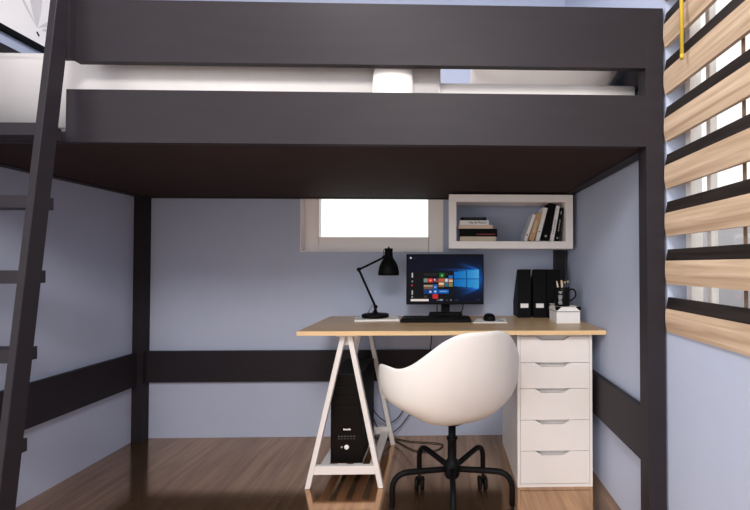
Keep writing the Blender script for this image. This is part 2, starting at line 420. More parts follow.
x = XL + 0.0152; f = b.faces.new([b.verts.new((x, 1.899 + p, 2.062 + q)) for p, q in ((-0.009, 0.005), (-0.002, 0.010), (0.009, -0.004), (0.002, -0.010))]); f.material_index = 2
obj('print', rel(b, pic), ['canvas', 'leaf', 'blackm'], pic)

# ------------------------------------------------------------------ slatted blind on the right window
bl = thing('wooden_blind', 'two-tone wooden slat blind hanging over the right window', 'blind', (XR, 0.72, W2[2]))
BX0, BX1 = XR - 0.009, XR + 0.009
n_slat = 8
for k in range(n_slat):
    zt = 0.928 + 0.1600 * k
    b = BM()   # lower pale board, lightly curved in section
    prof = [(BX0, zt - 0.038), (BX0 - 0.002, zt - 0.058), (BX0 - 0.002, zt - 0.085), (BX0 + 0.003, zt - 0.116), (BX0 + 0.016, zt - 0.116), (BX0 + 0.015, zt - 0.06), (BX0 + 0.016, zt - 0.038)]
    prism(b, prof, 'y', 0.106, W2[1] - 0.002)
    s = obj('slat', rel(b, bl), 'slat', bl)
    b = BM()
    prof = [(BX0 + 0.001, zt - 0.0378), (BX0 + 0.008, zt), (BX0 + 0.018, zt), (BX0 + 0.017, zt - 0.0378)]
    prism(b, prof, 'y', 0.106, W2[1] - 0.002)
    d = obj('dark_strip', rel(b, bl), 'slatdark', s); d['label'] = 'dark stained upper strip of the slat'
    d.matrix_parent_inverse = Matrix()
for y in (1.045, 0.40):
    b = BM(); xc = BX0 + 0.0195
    box(b, (xc, y - 0.006, 0.86), (xc + 0.002, y + 0.006, 2.146)); box(b, (XR - 0.034, y - 0.006, 2.144), (xc + 0.002, y + 0.006, 2.146)); box(b, (XR - 0.036, y - 0.006, 2.144), (XR - 0.034, y + 0.006, 2.185))
    obj('cord', rel(b, bl), 'cord', bl)
b = BM(); box(b, (XR - 0.045, 0.05, 2.18), (XR - 0.001, W2[1] - 0.004, 2.24), 0.003); obj('headrail', rel(b, bl), 'slat', bl)
b = BM(); tube(b, [(XR - 0.032, 1.245, 2.185), (XR - 0.032, 1.245, 1.675)], 0.0055, 10); tube(b, [(XR - 0.032, 1.245, 1.675), (XR - 0.032, 1.245, 1.66)], 0.0058, 10)
w = obj('tilt_wand', rel(b, bl), 'yellow', bl); w['label'] = 'yellow tilt wand'

# ------------------------------------------------------------------ desk: top, trestle, drawer unit
DZ, DT = 0.735, 0.020
DX0, DX1, DY0, DY1 = -0.663, 0.749, 1.92, 2.49
desk = thing('desktop', 'light oak desktop lying on the white trestle and the white drawer unit', 'desktop', (0, 2.2, DZ - DT))
b = BM(); box(b, (DX0, DY0 + 0.002, DZ - DT), (DX1, DY1, DZ), 0.0015); obj('board', rel(b, desk), 'oak', desk)
b = BM(); box(b, (DX0, DY0, DZ - DT), (DX1, DY0 + 0.0018, DZ - 0.0005), 0.0004, seg=1); o = obj('edge_band', rel(b, desk), 'oakedge', desk); o['label'] = 'lighter front edge of the desktop'

tr = thing('trestle', 'white A-frame trestle with a slatted low shelf under the left of the desktop', 'trestle', (-0.455, 2.2, 0))
def trp(name, bm): return obj(name, rel(bm, tr), 'white', tr)
ZT = DZ - DT
for y in (1.985, 2.452):
    b = BM(); beam(b, (-0.628, y, 0), (-0.468, y, ZT - 0.012), 0.024, 0.026, bev=0.002, flat=1); trp('leg', b)
    b = BM(); beam(b, (-0.290, y, 0), (-0.437, y, ZT - 0.012), 0.024, 0.026, bev=0.002, flat=1); trp('leg', b)
    b = BM(); box(b, (-0.608, y - 0.011, 0.064), (-0.302, y + 0.011, 0.103), 0.0015); trp('crossbar', b)
    b = BM(); s = 1 if y < 2.2 else -1
    prism(b, [(-0.494, ZT - 0.013), (-0.400, ZT - 0.013), (-0.412, ZT - 0.045), (-0.430, ZT - 0.058), (-0.468, ZT - 0.058), (-0.484, ZT - 0.045)], 'y', y + 0.0135 * s, y + 0.026 * s, 0.001); trp('top_bracket', b)
b = BM(); box(b, (-0.497, 1.965, ZT - 0.012), (-0.398, 2.475, ZT), 0.002); trp('top_beam', b)
for x in (-0.585, -0.505, -0.430, -0.352):
    b = BM(); box(b, (x - 0.002, 1.9962, 0.070), (x + 0.040, 2.4408, 0.0825), 0.0015); trp('shelf_slat', b)

du = thing('drawer_unit', 'white five-drawer unit standing under the right end of the desktop', 'drawer unit', (0.522, 1.963, 0))
CX0, CX1, CY0, CY1, CZ = 0.3455, 0.6985, 1.963, 2.47, ZT
b = BM()
box(b, (CX0, CY0, 0), (CX0 + 0.013, CY1, CZ), 0.001); box(b, (CX1 - 0.013, CY0, 0), (CX1, CY1, CZ), 0.001)
box(b, (CX0 + 0.013, CY0 + 0.003, CZ - 0.012), (CX1 - 0.013, CY1, CZ)); box(b, (CX0 + 0.013, CY0 + 0.003, 0), (CX1 - 0.013, CY1, 0.014))
box(b, (CX0 + 0.013, CY1 - 0.01, 0.014), (CX1 - 0.013, CY1, CZ - 0.012))
obj('body', rel(b, du), 'white', du)
zs = [0.016, 0.167, 0.311, 0.457, 0.578, 0.702]
for k in range(5):
    z0, z1 = zs[k] + 0.0012, zs[k + 1] - 0.0012; xm = 0.512
    b = BM()
    prism(b, [(CX0 + 0.0145, z0), (CX1 - 0.0145, z0), (CX1 - 0.0145, z1), (xm + 0.082, z1), (xm + 0.052, z1 - 0.019), (xm - 0.052, z1 - 0.019), (xm - 0.082, z1), (CX0 + 0.0145, z1)], 'y', CY0 + 0.002, CY0 + 0.018)
    box(b, (CX0 + 0.02, CY0 + 0.028, z0 + 0.002), (CX1 - 0.02, CY1 - 0.02, z1 - 0.002))
    obj('drawer', rel(b, du), 'white', du)

# ------------------------------------------------------------------ computer tower
pc = thing('computer_tower', 'black computer tower standing on the trestle shelf', 'computer', (-0.466, 2.05, 0.083))
PX0, PX1, PY0, PY1, PZ0, PZ1 = -0.541, -0.390, 2.045, 2.385, 0.0829, 0.510
b = BM(); box(b, (PX0, PY0 + 0.02, PZ0 + 0.006), (PX1, PY1, PZ1), 0.003); obj('case', rel(b, pc), 'blackm', pc)
b = BM(); box(b, (PX0 - 0.001, PY0, PZ0), (PX1 + 0.001, PY0 + 0.02, PZ1 + 0.001), 0.004)
obj('front_panel', rel(b, pc), 'blackg', pc)
for k, (z0, z1) in enumerate(((0.455, 0.497), (0.409, 0.450), (0.363, 0.404), (0.317, 0.358))):
    b = BM(); box(b, (PX0 + 0.012, PY0 - 0.003, z0), (PX1 - 0.012, PY0 + 0.001, z1), 0.0015); obj('drive_bay_cover', rel(b, pc), 'blackg', pc)
b = BM(); lathe(b, [(0, 0), (0.0105, 0), (0.0112, 0.001), (0.0112, 0.004), (0, 0.004)], (-0.464, PY0 - 0.004, 0.161), 24, mtx=Matrix.Rotation(-PI / 2, 3, 'X'))
o = obj('power_button', rel(b, pc), 'button', pc); o['label'] = 'round white power button'
b = BM(); lathe(b, [(0, 0), (0.0045, 0), (0.0045, 0.003), (0, 0.003)], (-0.487, PY0 - 0.0025, 0.161), 16, mtx=Matrix.Rotation(-PI / 2, 3, 'X'))
o = obj('reset_button', rel(b, pc), 'greyprint', pc); o['label'] = 'small grey button'
b = BM()
for k in range(7): box(b, (-0.4805 + k * 0.0052, PY0 - 0.0012, 0.2415), (-0.4805 + k * 0.0052 + 0.0042, PY0 - 0.0002, 0.248 + (0.002 if k in (0, 5) else 0)))
o = obj('badge', rel(b, pc), 'paper', pc); o['label'] = 'small pale badge'
b = BM()
for k in range(6):
    box(b, (-0.505 + k * 0.0145, PY0 - 0.001, 0.209), (-0.505 + k * 0.0145 + 0.008, PY0 + 0.0005, 0.215)); box(b, (-0.506 + k * 0.0145, PY0 - 0.001, 0.199), (-0.506 + k * 0.0145 + 0.010, PY0 + 0.0005, 0.2015))
o = obj('port_row', rel(b, pc), 'dimprint', pc); o['label'] = 'row of dim grey ports'

# cables
def cable(pts, r, label, n=8):
    b = BM(); tube(b, spline(pts, n), r, 8); tag(obj('cable', b, 'blackm'), label, 'cable')
cable([(-0.415, 2.392, 0.20), (-0.40, 2.43, 0.08), (-0.385, 2.495, 0.012), (-0.30, 2.525, 0.004), (-0.20, 2.485, 0.004), (-0.06, 2.458, 0.004), (-0.005, 2.435, 0.004), (-0.018, 2.385, 0.004), (-0.075, 2.345, 0.004), (-0.15, 2.355, 0.004), (-0.22, 2.42, 0.004), (-0.29, 2.50, 0.004), (-0.38, 2.53, 0.004)], 0.0026, 'thin black cable looped on the floor behind the trestle')
cable([(-0.43, 2.392, 0.33), (-0.39, 2.43, 0.13), (-0.33, 2.50, 0.045), (-0.27, 2.53, 0.060), (-0.19, 2.535, 0.155), (-0.05, 2.535, 0.32), (0.07, 2.535, 0.50), (0.112, 2.525, 0.66), (0.106, 2.515, 0.745), (0.116, 2.495, 0.790), (0.108, 2.440, 0.86)], 0.0030, 'black cable hanging behind the monitor, right of the stand')
cable([(-0.45, 2.392, 0.38), (-0.40, 2.44, 0.20), (-0.33, 2.51, 0.105), (-0.27, 2.53, 0.125), (-0.21, 2.535, 0.225), (-0.14, 2.535, 0.36), (-0.085, 2.535, 0.50), (-0.066, 2.53, 0.64), (-0.040, 2.515, 0.74), (-0.038, 2.490, 0.79), (-0.036, 2.440, 0.86)], 0.0030, 'black cable hanging behind the monitor, left of the stand')

# ------------------------------------------------------------------ monitor with a start screen
MY = 2.40
mon = thing('monitor', 'black flat computer monitor on the desk showing a blue start screen', 'monitor', (0.01, MY, DZ))
MX0, MX1, MZ0, MZ1 = -0.212, 0.230, 0.810, 1.098
b = BM(); box(b, (MX0, MY, MZ0), (MX1, MY + 0.028, MZ1), 0.003); box(b, (-0.12, MY + 0.028, 0.85), (0.14, MY + 0.05, 1.05), 0.008); obj('housing', rel(b, mon), 'blackg', mon)
b = BM(); box(b, (-0.0135, MY + 0.050, 0.742), (0.0365, MY + 0.068, 0.93), 0.002); obj('stand_column', rel(b, mon), 'black', mon)
b = BM(); box(b, (-0.083, MY - 0.01, DZ + 0.0002), (0.107, MY + 0.085, DZ + 0.026), 0.004); obj('stand_base', rel(b, mon), 'black', mon)

def screen_colour(x, y):
    """x, y in the crop frame 57..698, 37..460 of the picture on the screen; linear colours come later"""
    R = lambda a0, b0, a1, b1: a0 <= x <= a1 and b0 <= y <= b1
    # wallpaper: night blue with a beam out of the bright panes
    d = math.hypot((x - 620) / 1.5, (y - 245)) ; g = math.exp(-(d / 95) ** 2)
    c = [8 + 4 * g, 12 + 70 * g, 30 + 135 * g]
    for (sx, sy, ex, ey, w, a) in ((655, 172, 250, 165, 9, 90), (655, 168, 455, 105, 16, 70), (655, 322, 460, 395, 20, 70), (655, 320, 460, 330, 14, 60)):
        t = (655 - x) / (655 - ex)
        if 0 <= t <= 1:
            cy = sy + (ey - sy) * t; k = math.exp(-((y - cy) / (w * (0.4 + t))) ** 2) * (1 - t) ** 1.2
            c = [c[0] + 0.25 * a * k, c[1] + 0.95 * a * k, c[2] + 1.7 * a * k]
    if 452 <= x <= 658:
        s = (x - 452) / 206; top = 186 - 20 * s; bot = 306 + 16 * s
        if top <= y <= bot and not (240 <= y <= 248) and not (552 <= x <= 557):
            k = s * (0.8 if y < 244 else 0.7)
            c = [14 + 75 * k * k + 25 * k, 105 + 75 * k, 185 + 45 * k]
    if R(84, 184, 446, 412): c = [15, 14, 17]
    T = [((200, 240, 235, 275), (112, 140, 136)), ((238, 240, 275, 275), (228, 60, 42)), ((330, 196, 372, 235), (14, 104, 34)), ((322, 240, 370, 312), (150, 96, 60)),
         ((373, 240, 405, 275), (160, 170, 178)), ((408, 216, 441, 240), (30, 110, 190)), ((408, 245, 441, 275), (206, 128, 80)), ((373, 279, 405, 309), (40, 110, 130)),
         ((408, 279, 441, 309), (120, 130, 90)), ((200, 293, 275, 330), (110, 84, 66)), ((278, 293, 316, 330), (20, 96, 180)), ((200, 333, 235, 370), (20, 62, 120)),
         ((238, 333, 275, 370), (30, 70, 150)), ((278, 333, 316, 370), (18, 100, 190)), ((322, 333, 406, 368), (20, 96, 190)), ((276, 374, 318, 410), (214, 44, 44)),
         ((280, 240, 318, 273), (70, 60, 100))]
    for r, col in T:
        if R(*r): c = list(col)
    for r, col in [((200, 298, 275, 308), (180, 160, 140)), ((322, 240, 370, 262), (196, 90, 60)), ((325, 278, 366, 296), (236, 206, 170)), ((284, 246, 298, 258), (220, 210, 215)), ((300, 258, 314, 270), (200, 60, 60)),
                   ((380, 250, 396, 264), (235, 235, 240)), ((410, 258, 440, 266), (240, 230, 215)), ((412, 282, 424, 294), (225, 80, 60)), ((248, 344, 264, 358), (220, 225, 240)), ((288, 344, 306, 356), (220, 230, 245)),
                   ((290, 308, 304, 316), (190, 215, 240)), ((334, 346, 392, 354), (130, 170, 220)), ((346, 210, 358, 222), (120, 190, 130)), ((250, 252, 264, 262), (250, 160, 150)),
                   ((100, 196, 113, 236), (190, 190, 192)), ((100, 258, 114, 275), (140, 140, 145)), ((98, 290, 112, 305), (170, 40, 48)), ((100, 340, 114, 376), (175, 178, 175)), ((100, 388, 114, 404), (150, 160, 150)),
                   ((92, 412, 242, 430), (236, 224, 216)), ((88, 64, 102, 78), (205, 208, 210)), ((118, 69, 140, 73), (60, 60, 70)), ((205, 202, 320, 205), (60, 58, 58)), ((205, 212, 310, 215), (50, 48, 48)), ((376, 202, 405, 206), (60, 70, 62)),
                   ((200, 384, 230, 404), (70, 50, 44)), ((308, 416, 332, 428), (90, 92, 98)), ((334, 414, 358, 428), (140, 142, 148)), ((386, 417, 400, 426), (60, 62, 68)), ((418, 416, 434, 428), (110, 112, 118)), ((462, 417, 482, 426), (50, 54, 64)), ((640, 417, 668, 425), (50, 54, 64))]:
        if R(*r): c = list(col)
    return c
lin = lambda v: ((max(0, v) / 255 + 0.055) / 1.055) ** 2.4 if v > 10 else max(0, v) / 255 / 12.92
b = BM(); cl = b.loops.layers.float_color.new('screen'); nx, ny = 168, 110
su = lambda i: 68 + i / nx * (688 - 68); sv = lambda j: 48 + j / ny * (442 - 48)
wx = lambda x: MX0 + (x - 57) / 641 * (MX1 - MX0); wz = lambda y: MZ1 - (y - 37) / 423 * (MZ1 - MZ0)
V = [[b.verts.new((wx(su(i)), MY - 0.0008, wz(sv(j)))) for j in range(ny + 1)] for i in range(nx + 1)]
for i in range(nx):
    for j in range(ny):
        f = b.faces.new([V[i][j], V[i][j + 1], V[i + 1][j + 1], V[i + 1][j]])
        c = screen_colour((su(i) + su(i + 1)) / 2, (sv(j) + sv(j + 1)) / 2)
        for l in f.loops: l[cl] = (*[lin(q) for q in c], 1)
sm = bpy.data.materials.new('lit_screen'); sm.use_nodes = True; nt = sm.node_tree; pb = nt.nodes['Principled BSDF']
at = nt.nodes.new('ShaderNodeAttribute'); at.attribute_name = 'screen'
pb.inputs['Base Color'].default_value = (0.004, 0.004, 0.005, 1); pb.inputs['Roughness'].default_value = 0.35; pb.inputs['Specular IOR Level'].default_value = 0.05
nt.links.new(at.outputs['Color'], pb.inputs['Emission Color']); pb.inputs['Emission Strength'].default_value = 0.85
o = obj('screen', rel(b, mon), sm, mon); o['label'] = 'lit screen with a start menu of coloured tiles and a glowing blue window'

# ------------------------------------------------------------------ keyboard, card, mouse
kb = thing('keyboard', 'flat black keyboard on the desk in front of the monitor', 'keyboard', (-0.04, 2.27, DZ))
b = BM(); box(b, (-0.226, 2.195, DZ + 0.0002), (0.146, 2.345, DZ + 0.017), 0.005); obj('key_case', rel(b, kb), 'blackm', kb)
b = BM()
for r in range(5):
    n = 15
    for k in range(n):
        if r == 0 and 3 < k < 10:
            if k == 4: box(b, (-0.218 + 4 * 0.0237, 2.204, DZ + 0.017), (-0.218 + 10 * 0.0237 - 0.003, 2.226, DZ + 0.021), 0.001, seg=1)
            continue
        box(b, (-0.218 + k * 0.0237, 2.204 + r * 0.027, DZ + 0.017), (-0.218 + k * 0.0237 + 0.0205, 2.204 + r * 0.027 + 0.0225, DZ + 0.021), 0.001, seg=1)
o = obj('keys', rel(b, kb), 'blackg', kb)
card = BM(); prism(card, [(0.152, 2.172), (0.330, 2.172), (0.345, 2.335), (0.188, 2.335)], 'z', DZ + 0.0002, DZ + 0.004, 0.0005)
for q in (((0.205, 2.29), (0.235, 2.29), (0.238, 2.325), (0.212, 2.325)), ((0.285, 2.215), (0.318, 2.215), (0.325, 2.27), (0.290, 2.27)), ((0.24, 2.29), (0.31, 2.29), (0.315, 2.325), (0.245, 2.325)), ((0.168, 2.19), (0.20, 2.19), (0.205, 2.205), (0.172, 2.205))):
    f = card.faces.new([card.verts.new((x, y, DZ + 0.0043)) for x, y in q]); f.material_index = 1
tag(obj('printed_card', card, ['paper', 'greyprint']), 'white printed card lying under the mouse on the desk', 'card')
ms = thing('mouse', 'small black computer mouse on the white card', 'mouse', (0.247, 2.262, DZ + 0.0045))
b = BM(); bmesh.ops.create_uvsphere(b, u_segments=24, v_segments=14, radius=1)
for v in b.verts:
    p = v.co.copy(); s = lambda q, e: math.copysign(abs(q) ** e, q)
    v.co = (s(p.x, 0.75) * 0.032, s(p.y, 0.8) * 0.048, (max(p.z, 0) ** 0.75) * 0.036 + 0.0002 + 0.0)
for f in b.faces: f.smooth = True
obj('shell', b, 'black', ms)
b = BM(); lathe(b, [(0, -0.003), (0.007, -0.003), (0.007, 0.003), (0, 0.003)], (0, 0.022, 0.0285), 16, mtx=Matrix.Rotation(PI / 2, 3, 'Y')); obj('scroll_wheel', b, 'blackg', ms)

# ------------------------------------------------------------------ desk lamp on a magazine
mg = BM(); MGP = [(-0.470, 2.235), (-0.235, 2.262), (-0.275, 2.470), (-0.500, 2.430)]
prism(mg, MGP, 'z', DZ + 0.0002, DZ + 0.010, 0.0006)
for q, mi in ((((-0.465, 2.245), (-0.415, 2.25), (-0.425, 2.30), (-0.472, 2.295)), 1), (((-0.40, 2.262), (-0.262, 2.278), (-0.268, 2.305), (-0.405, 2.29)), 2), (((-0.49, 2.36), (-0.47, 2.362), (-0.475, 2.42), (-0.493, 2.415)), 1)):
    f = mg.faces.new([mg.verts.new((x, y, DZ + 0.0103)) for x, y in q]); f.material_index = mi
tag(obj('magazine', mg, ['paper', 'greyprint', 'cream']), 'white magazine lying under the base of the black desk lamp', 'magazine')
LY = 2.345; LZ = DZ + 0.0106
lp = thing('desk_lamp', 'black jointed desk lamp with a bell shade at the left of the monitor', 'lamp', (-0.378, LY, LZ))
L0 = Vector((-0.378, LY, LZ))
def lpp(name, bm, m='black'): return obj(name, rel(bm, lp), m, lp)
b = BM(); lathe(b, [(0, 0), (0.072, 0), (0.075, 0.003), (0.075, 0.014), (0.071, 0.019), (0.02, 0.023), (0.012, 0.030), (0.010, 0.040), (0, 0.040)], L0, 40); lpp('lamp_base', b)
J0 = Vector((-0.377, LY, 0.803)); J1 = Vector((-0.470, LY, 1.010)); J2 = Vector((-0.330, LY, 1.078))
def ball(bm, c, r): 
    rr = bmesh.ops.create_uvsphere(bm, u_segments=14, v_segments=10, radius=r, matrix=Matrix.Translation(c))
    for v in rr['verts']:
        for f in v.link_faces: f.smooth = True
for c in (J0, J1, J2):
    b = BM(); ball(b, c, 0.012); tube(b, [c + Vector((0, -0.014, 0)), c + Vector((0, 0.014, 0))], 0.0065)
    if c is J0: tube(b, [L0 + Vector((0, 0, 0.035)), J0], 0.007)
    lpp('joint', b)
b = BM(); tube(b, [J0 + Vector((0, -0.006, 0)), J1 + Vector((0, -0.006, 0))], 0.0052); tube(b, [J0 + Vector((0, 0.006, 0)), J1 + Vector((0, 0.006, 0))], 0.0052); lpp('lower_arm', b)
b = BM(); tube(b, [J1, J2], 0.0058); lpp('upper_arm', b)
b = BM(); sc = Vector((-0.305, LY, -0.004))
prof = [(0, 1.132), (0.021, 1.132), (0.0225, 1.129), (0.0225, 1.092), (0.026, 1.078), (0.040, 1.058), (0.052, 1.030), (0.0575, 1.000), (0.0585, 0.982), (0.0565, 0.982), (0.0555, 1.000), (0.050, 1.028), (0.038, 1.055), (0.022, 1.074), (0, 1.078)]
lathe(b, prof, sc, 36); sh = lpp('lamp_shade', b)
b = BM(); lathe(b, [(0, 1.142), (0.004, 1.141), (0.005, 1.1325), (0, 1.1325)], sc, 12); tube(b, spline([sc + Vector((-0.018, 0, 1.131)), sc + Vector((-0.028, 0, 1.122)), sc + Vector((-0.027, 0, 1.10)), J2], 6), 0.002, 6)
o = obj('switch', rel(b, lp), 'black', lp)
b = BM(); ball(b, sc + Vector((0, 0, 1.02)), 0.024); tube(b, [sc + Vector((0, 0, 1.035)), sc + Vector((0, 0, 1.077))], 0.013); o = lpp('bulb', b, 'paper'); o['label'] = 'white bulb inside the shade'
b = BM(); tube(b, spline([J0 + Vector((-0.01, 0.016, 0.02)), J0 + Vector((-0.028, 0.022, -0.005)), J0 + Vector((-0.05, 0.04, -0.04)), J0 + Vector((-0.06, 0.07, -0.055))], 6), 0.0018, 6); lpp('cord', b)

# ------------------------------------------------------------------ magazine files
FL = ['leftmost black magazine file standing on the desk right of the monitor', 'middle black magazine file with a white label, between two others', 'rightmost black magazine file standing behind the white box']
def magazine_file():
    t = thing('magazine_file', FL[0], 'magazine file', (0, 0, 0), 0, 'black magazine files on the desk')
    w, d, h, hb = 0.0745, 0.160, 0.276, 0.085; e = 0.003
    b = BM(); box(b, (0, 0, 0), (w, e, h), 0.0008); obj('front_panel', b, 'blackm', t)
    b = BM(); box(b, (0, d - e, 0), (w, d, hb), 0.0008); obj('back_panel', b, 'blackm', t)
    for x in (0, w - e):
        b = BM(); prism(b, [(e, e), (d - e, e), (d - e, hb), (0.030, h - 0.002), (e, h - 0.002)], 'x', x, x + e); obj('side_panel', b, 'blackm', t)
    b = BM(); box(b, (e, e, 0), (w - e, d - e, e)); obj('bottom_panel', b, 'blackm', t)
    b = BM(); box(b, (0.014, -0.0016, 0.056), (0.0605, -0.0002, 0.082), 0.0004, seg=1); lb = obj('label_holder', b, 'metal', t)
    b = BM(); box(b, (0.0155, -0.0022, 0.0575), (0.059, -0.0017, 0.0805)); o = obj('label_card', b, 'paper', lb); o['label'] = 'white label card'
    return t
f0 = magazine_file()
for k, x in enumerate((0.424, 0.5125, 0.591)):
    if k == 0: r = f0
    else:
        r = f0.copy(); COL.objects.link(r); r['label'] = FL[k]
        for ch in list(f0.children):
            c = ch.copy(); COL.objects.link(c); c.parent = r
            for g in ch.children:
                gg = g.copy(); COL.objects.link(gg); gg.parent = c
    r.location = (x, 2.388, DZ + 0.0002)

# ------------------------------------------------------------------ storage box, mug, pencils
BX, BY, BZ = (0.580, 0.706), (2.150, 2.300), (DZ + 0.0002, 0.803)
bx = thing('storage_box', 'white lidded storage box with black corners at the right end of the desk', 'box', (0.643, 2.22, DZ))
b = BM(); box(b, (BX[0] + 0.002, BY[0] + 0.002, BZ[0]), (BX[1] - 0.002, BY[1] - 0.002, BZ[1] - 0.004), 0.001); obj('body', rel(b, bx), 'paper', bx)
b = BM(); box(b, (BX[0], BY[0], BZ[1] - 0.017 + 0.010), (BX[1], BY[1], BZ[1] + 0.016), 0.0015); obj('lid', rel(b, bx), 'paper', bx)
b = BM(); box(b, (BX[0] - 0.0006, BY[0] - 0.0006, BZ[1] - 0.009), (BX[1] + 0.0006, BY[1] + 0.0006, BZ[1] - 0.006)); o = obj('lid_edge_line', rel(b, bx), 'dimprint', bx)
ZL = BZ[1] + 0.016
for sx in (0, 1):
    for sy in (0, 1):
        x = BX[sx]; y = BY[sy]; dx = 1 - 2 * sx; dy = 1 - 2 * sy; b = BM()
        T = 0.0012; e = 0.027
        prism(b, [(x - dx * T, y - dy * T), (x + dx * e, y - dy * T), (x - dx * T, y + dy * e)], 'z', ZL, ZL + T)
        prism(b, [(x - dx * T, ZL + T), (x + dx * e, ZL + T), (x - dx * T + dx * 0.008, ZL - 0.017), (x - dx * T, ZL - 0.017)], 'y', y - dy * T, y - dy * 0.00005)
        prism(b, [(y - dy * T, ZL + T), (y + dy * e, ZL + T), (y - dy * T + dy * 0.008, ZL - 0.017), (y - dy * T, ZL - 0.017)], 'x', x - dx * T, x - dx * 0.00005)
        o = obj('corner_protector', rel(b, bx), 'blackm', bx); o['label'] = 'black corner protector'
MC = Vector((0.628, 2.215, ZL + 0.0003)); MR, MH = 0.0395, 0.099
mg_ = thing('mug', 'black mug with white print standing on the white storage box', 'mug', MC)
b = BM(); lathe(b, [(0, 0), (MR - 0.003, 0), (MR, 0.003), (MR, MH - 0.001), (MR - 0.001, MH), (MR - 0.003, MH), (MR - 0.004, MH - 0.003), (MR - 0.004, 0.008), (0, 0.006)], (0, 0, 0), 36); obj('cup', b, 'blackg', mg_)
b = BM(); tube(b, spline([(MR - 0.001, 0, MH - 0.016), (MR + 0.018, 0, MH - 0.010), (MR + 0.033, 0, MH - 0.028), (MR + 0.031, 0, MH - 0.050), (MR + 0.012, 0, MH - 0.068), (MR - 0.001, 0, MH - 0.072)], 7), 0.0042, 10); obj('handle', b, 'blackg', mg_)
b = BM()
def mark(a0, a1, z0, z1):
    n = 4
    for k in range(n):
        t0 = a0 + (a1 - a0) * k / n; t1 = a0 + (a1 - a0) * (k + 1) / n
        b.faces.new([b.verts.new(((MR + 0.0004) * math.cos(t), (MR + 0.0004) * math.sin(t), z)) for t, z in ((t0, z0), (t1, z0), (t1, z1), (t0, z1))])
D = math.radians
rn = random.Random(3)
for z0, h, w in ((0.073, 0.006, 26), (0.066, 0.0035, 14), (0.052, 0.0055, 30), (0.045, 0.004, 28), (0.0385, 0.004, 24), (0.032, 0.004, 20), (0.0255, 0.004, 26), (0.0165, 0.005, 30), (0.0115, 0.002, 24)):
    a = D(-118 - w / 2); end = D(-118 + w / 2)
    while a < end - 0.02:
        s = min(rn.uniform(0.05, 0.12), end - a); mark(a, a + s, z0, z0 + h); a += s + 0.022
o = obj('print', b, 'greyprint', mg_); o['label'] = 'white lines of small print'
def pencil(x0, y0, x1, y1, ztop, m, label, r=0.0032, tip=0):
    p = Vector((x0, y0, MC.z + 0.009)); q = Vector((x1, y1, ztop)); d = (q - p).normalized()
    t = thing('pencil', label, 'pencil', p, 0, 'pencils in the mug')
    b = BM(); tube(b, [Vector((0, 0, 0)), q - p - d * 0.012], r, 6, smooth=False); obj('shaft', b, m, t)
    b = BM(); tube(b, [q - p - d * 0.0119, q - p - d * 0.004, q - p], [r, r * 0.75, r * 0.3] if tip else [r * 0.95, r, r * 0.9], 6); obj('tip', b, 'pencilwood' if not tip else 'pencilwood', t)
mx, my = MC.x, MC.y
pencil(mx - 0.012, my - 0.004, mx - 0.029, my - 0.005, MC.z + 0.132, 'pencilwhite', 'leftmost pale pencil in the black mug')
pencil(mx - 0.004, my + 0.010, mx - 0.020, my + 0.018, MC.z + 0.126, 'pencilwhite', 'short pale pencil crossing behind the leftmost pencil in the mug', tip=1)
pencil(mx + 0.002, my - 0.008, mx - 0.007, my - 0.012, MC.z + 0.137, 'pencilwood', 'bare wood pencil near the middle of the mug', 0.0036)
pencil(mx + 0.004, my + 0.006, mx + 0.006, my + 0.014, MC.z + 0.131, 'pencilwhite', 'thick upright cream pencil right of the middle of the mug', 0.0044)
pencil(mx + 0.010, my - 0.002, mx + 0.016, my - 0.002, MC.z + 0.131, 'pencilblue', 'dark blue pencil standing nearly upright right of the cream ones', 0.003)
pencil(mx + 0.016, my + 0.004, mx + 0.035, my + 0.007, MC.z + 0.134, 'pencilblue', 'dark pencil leaning right over the mug handle side', 0.003)

# ------------------------------------------------------------------ wall shelf and books
SX0, SX1, SY0, SY1, SZ0, SZ1 = 0.030, 0.722, 2.322, 2.505, 1.127, 1.428; STK = 0.041
shm = mat('white_shelf_paint', (0.90, 0.86, 0.84), 0.4, 0.4, noise=0.01)
ws = thing('wall_shelf', 'white open box shelf mounted on the back wall right of the window', 'shelf', ((SX0 + SX1) / 2, SY1, SZ0))
def wsp(n, bm): return obj(n, rel(bm, ws), shm, ws)
b = BM(); box(b, (SX0, SY0, SZ0), (SX1, SY1, SZ0 + STK), 0.0015); wsp('bottom_board', b)
b = BM(); box(b, (SX0, SY0, SZ1 - STK), (SX1, SY1, SZ1), 0.0015); wsp('top_board', b)
b = BM(); box(b, (SX0, SY0, SZ0 + STK), (SX0 + STK, SY1, SZ1 - STK), 0.0012); wsp('side_board', b)
b = BM(); box(b, (SX1 - STK, SY0, SZ0 + STK), (SX1, SY1, SZ1 - STK), 0.0012); wsp('side_board', b)
for x in (0.10, 0.56):
    b = BM(); box(b, (x, SY1, SZ1 - 0.032), (x + 0.05, YB - 0.0005, SZ1 - 0.012), 0.001); wsp('wall_bracket', b)

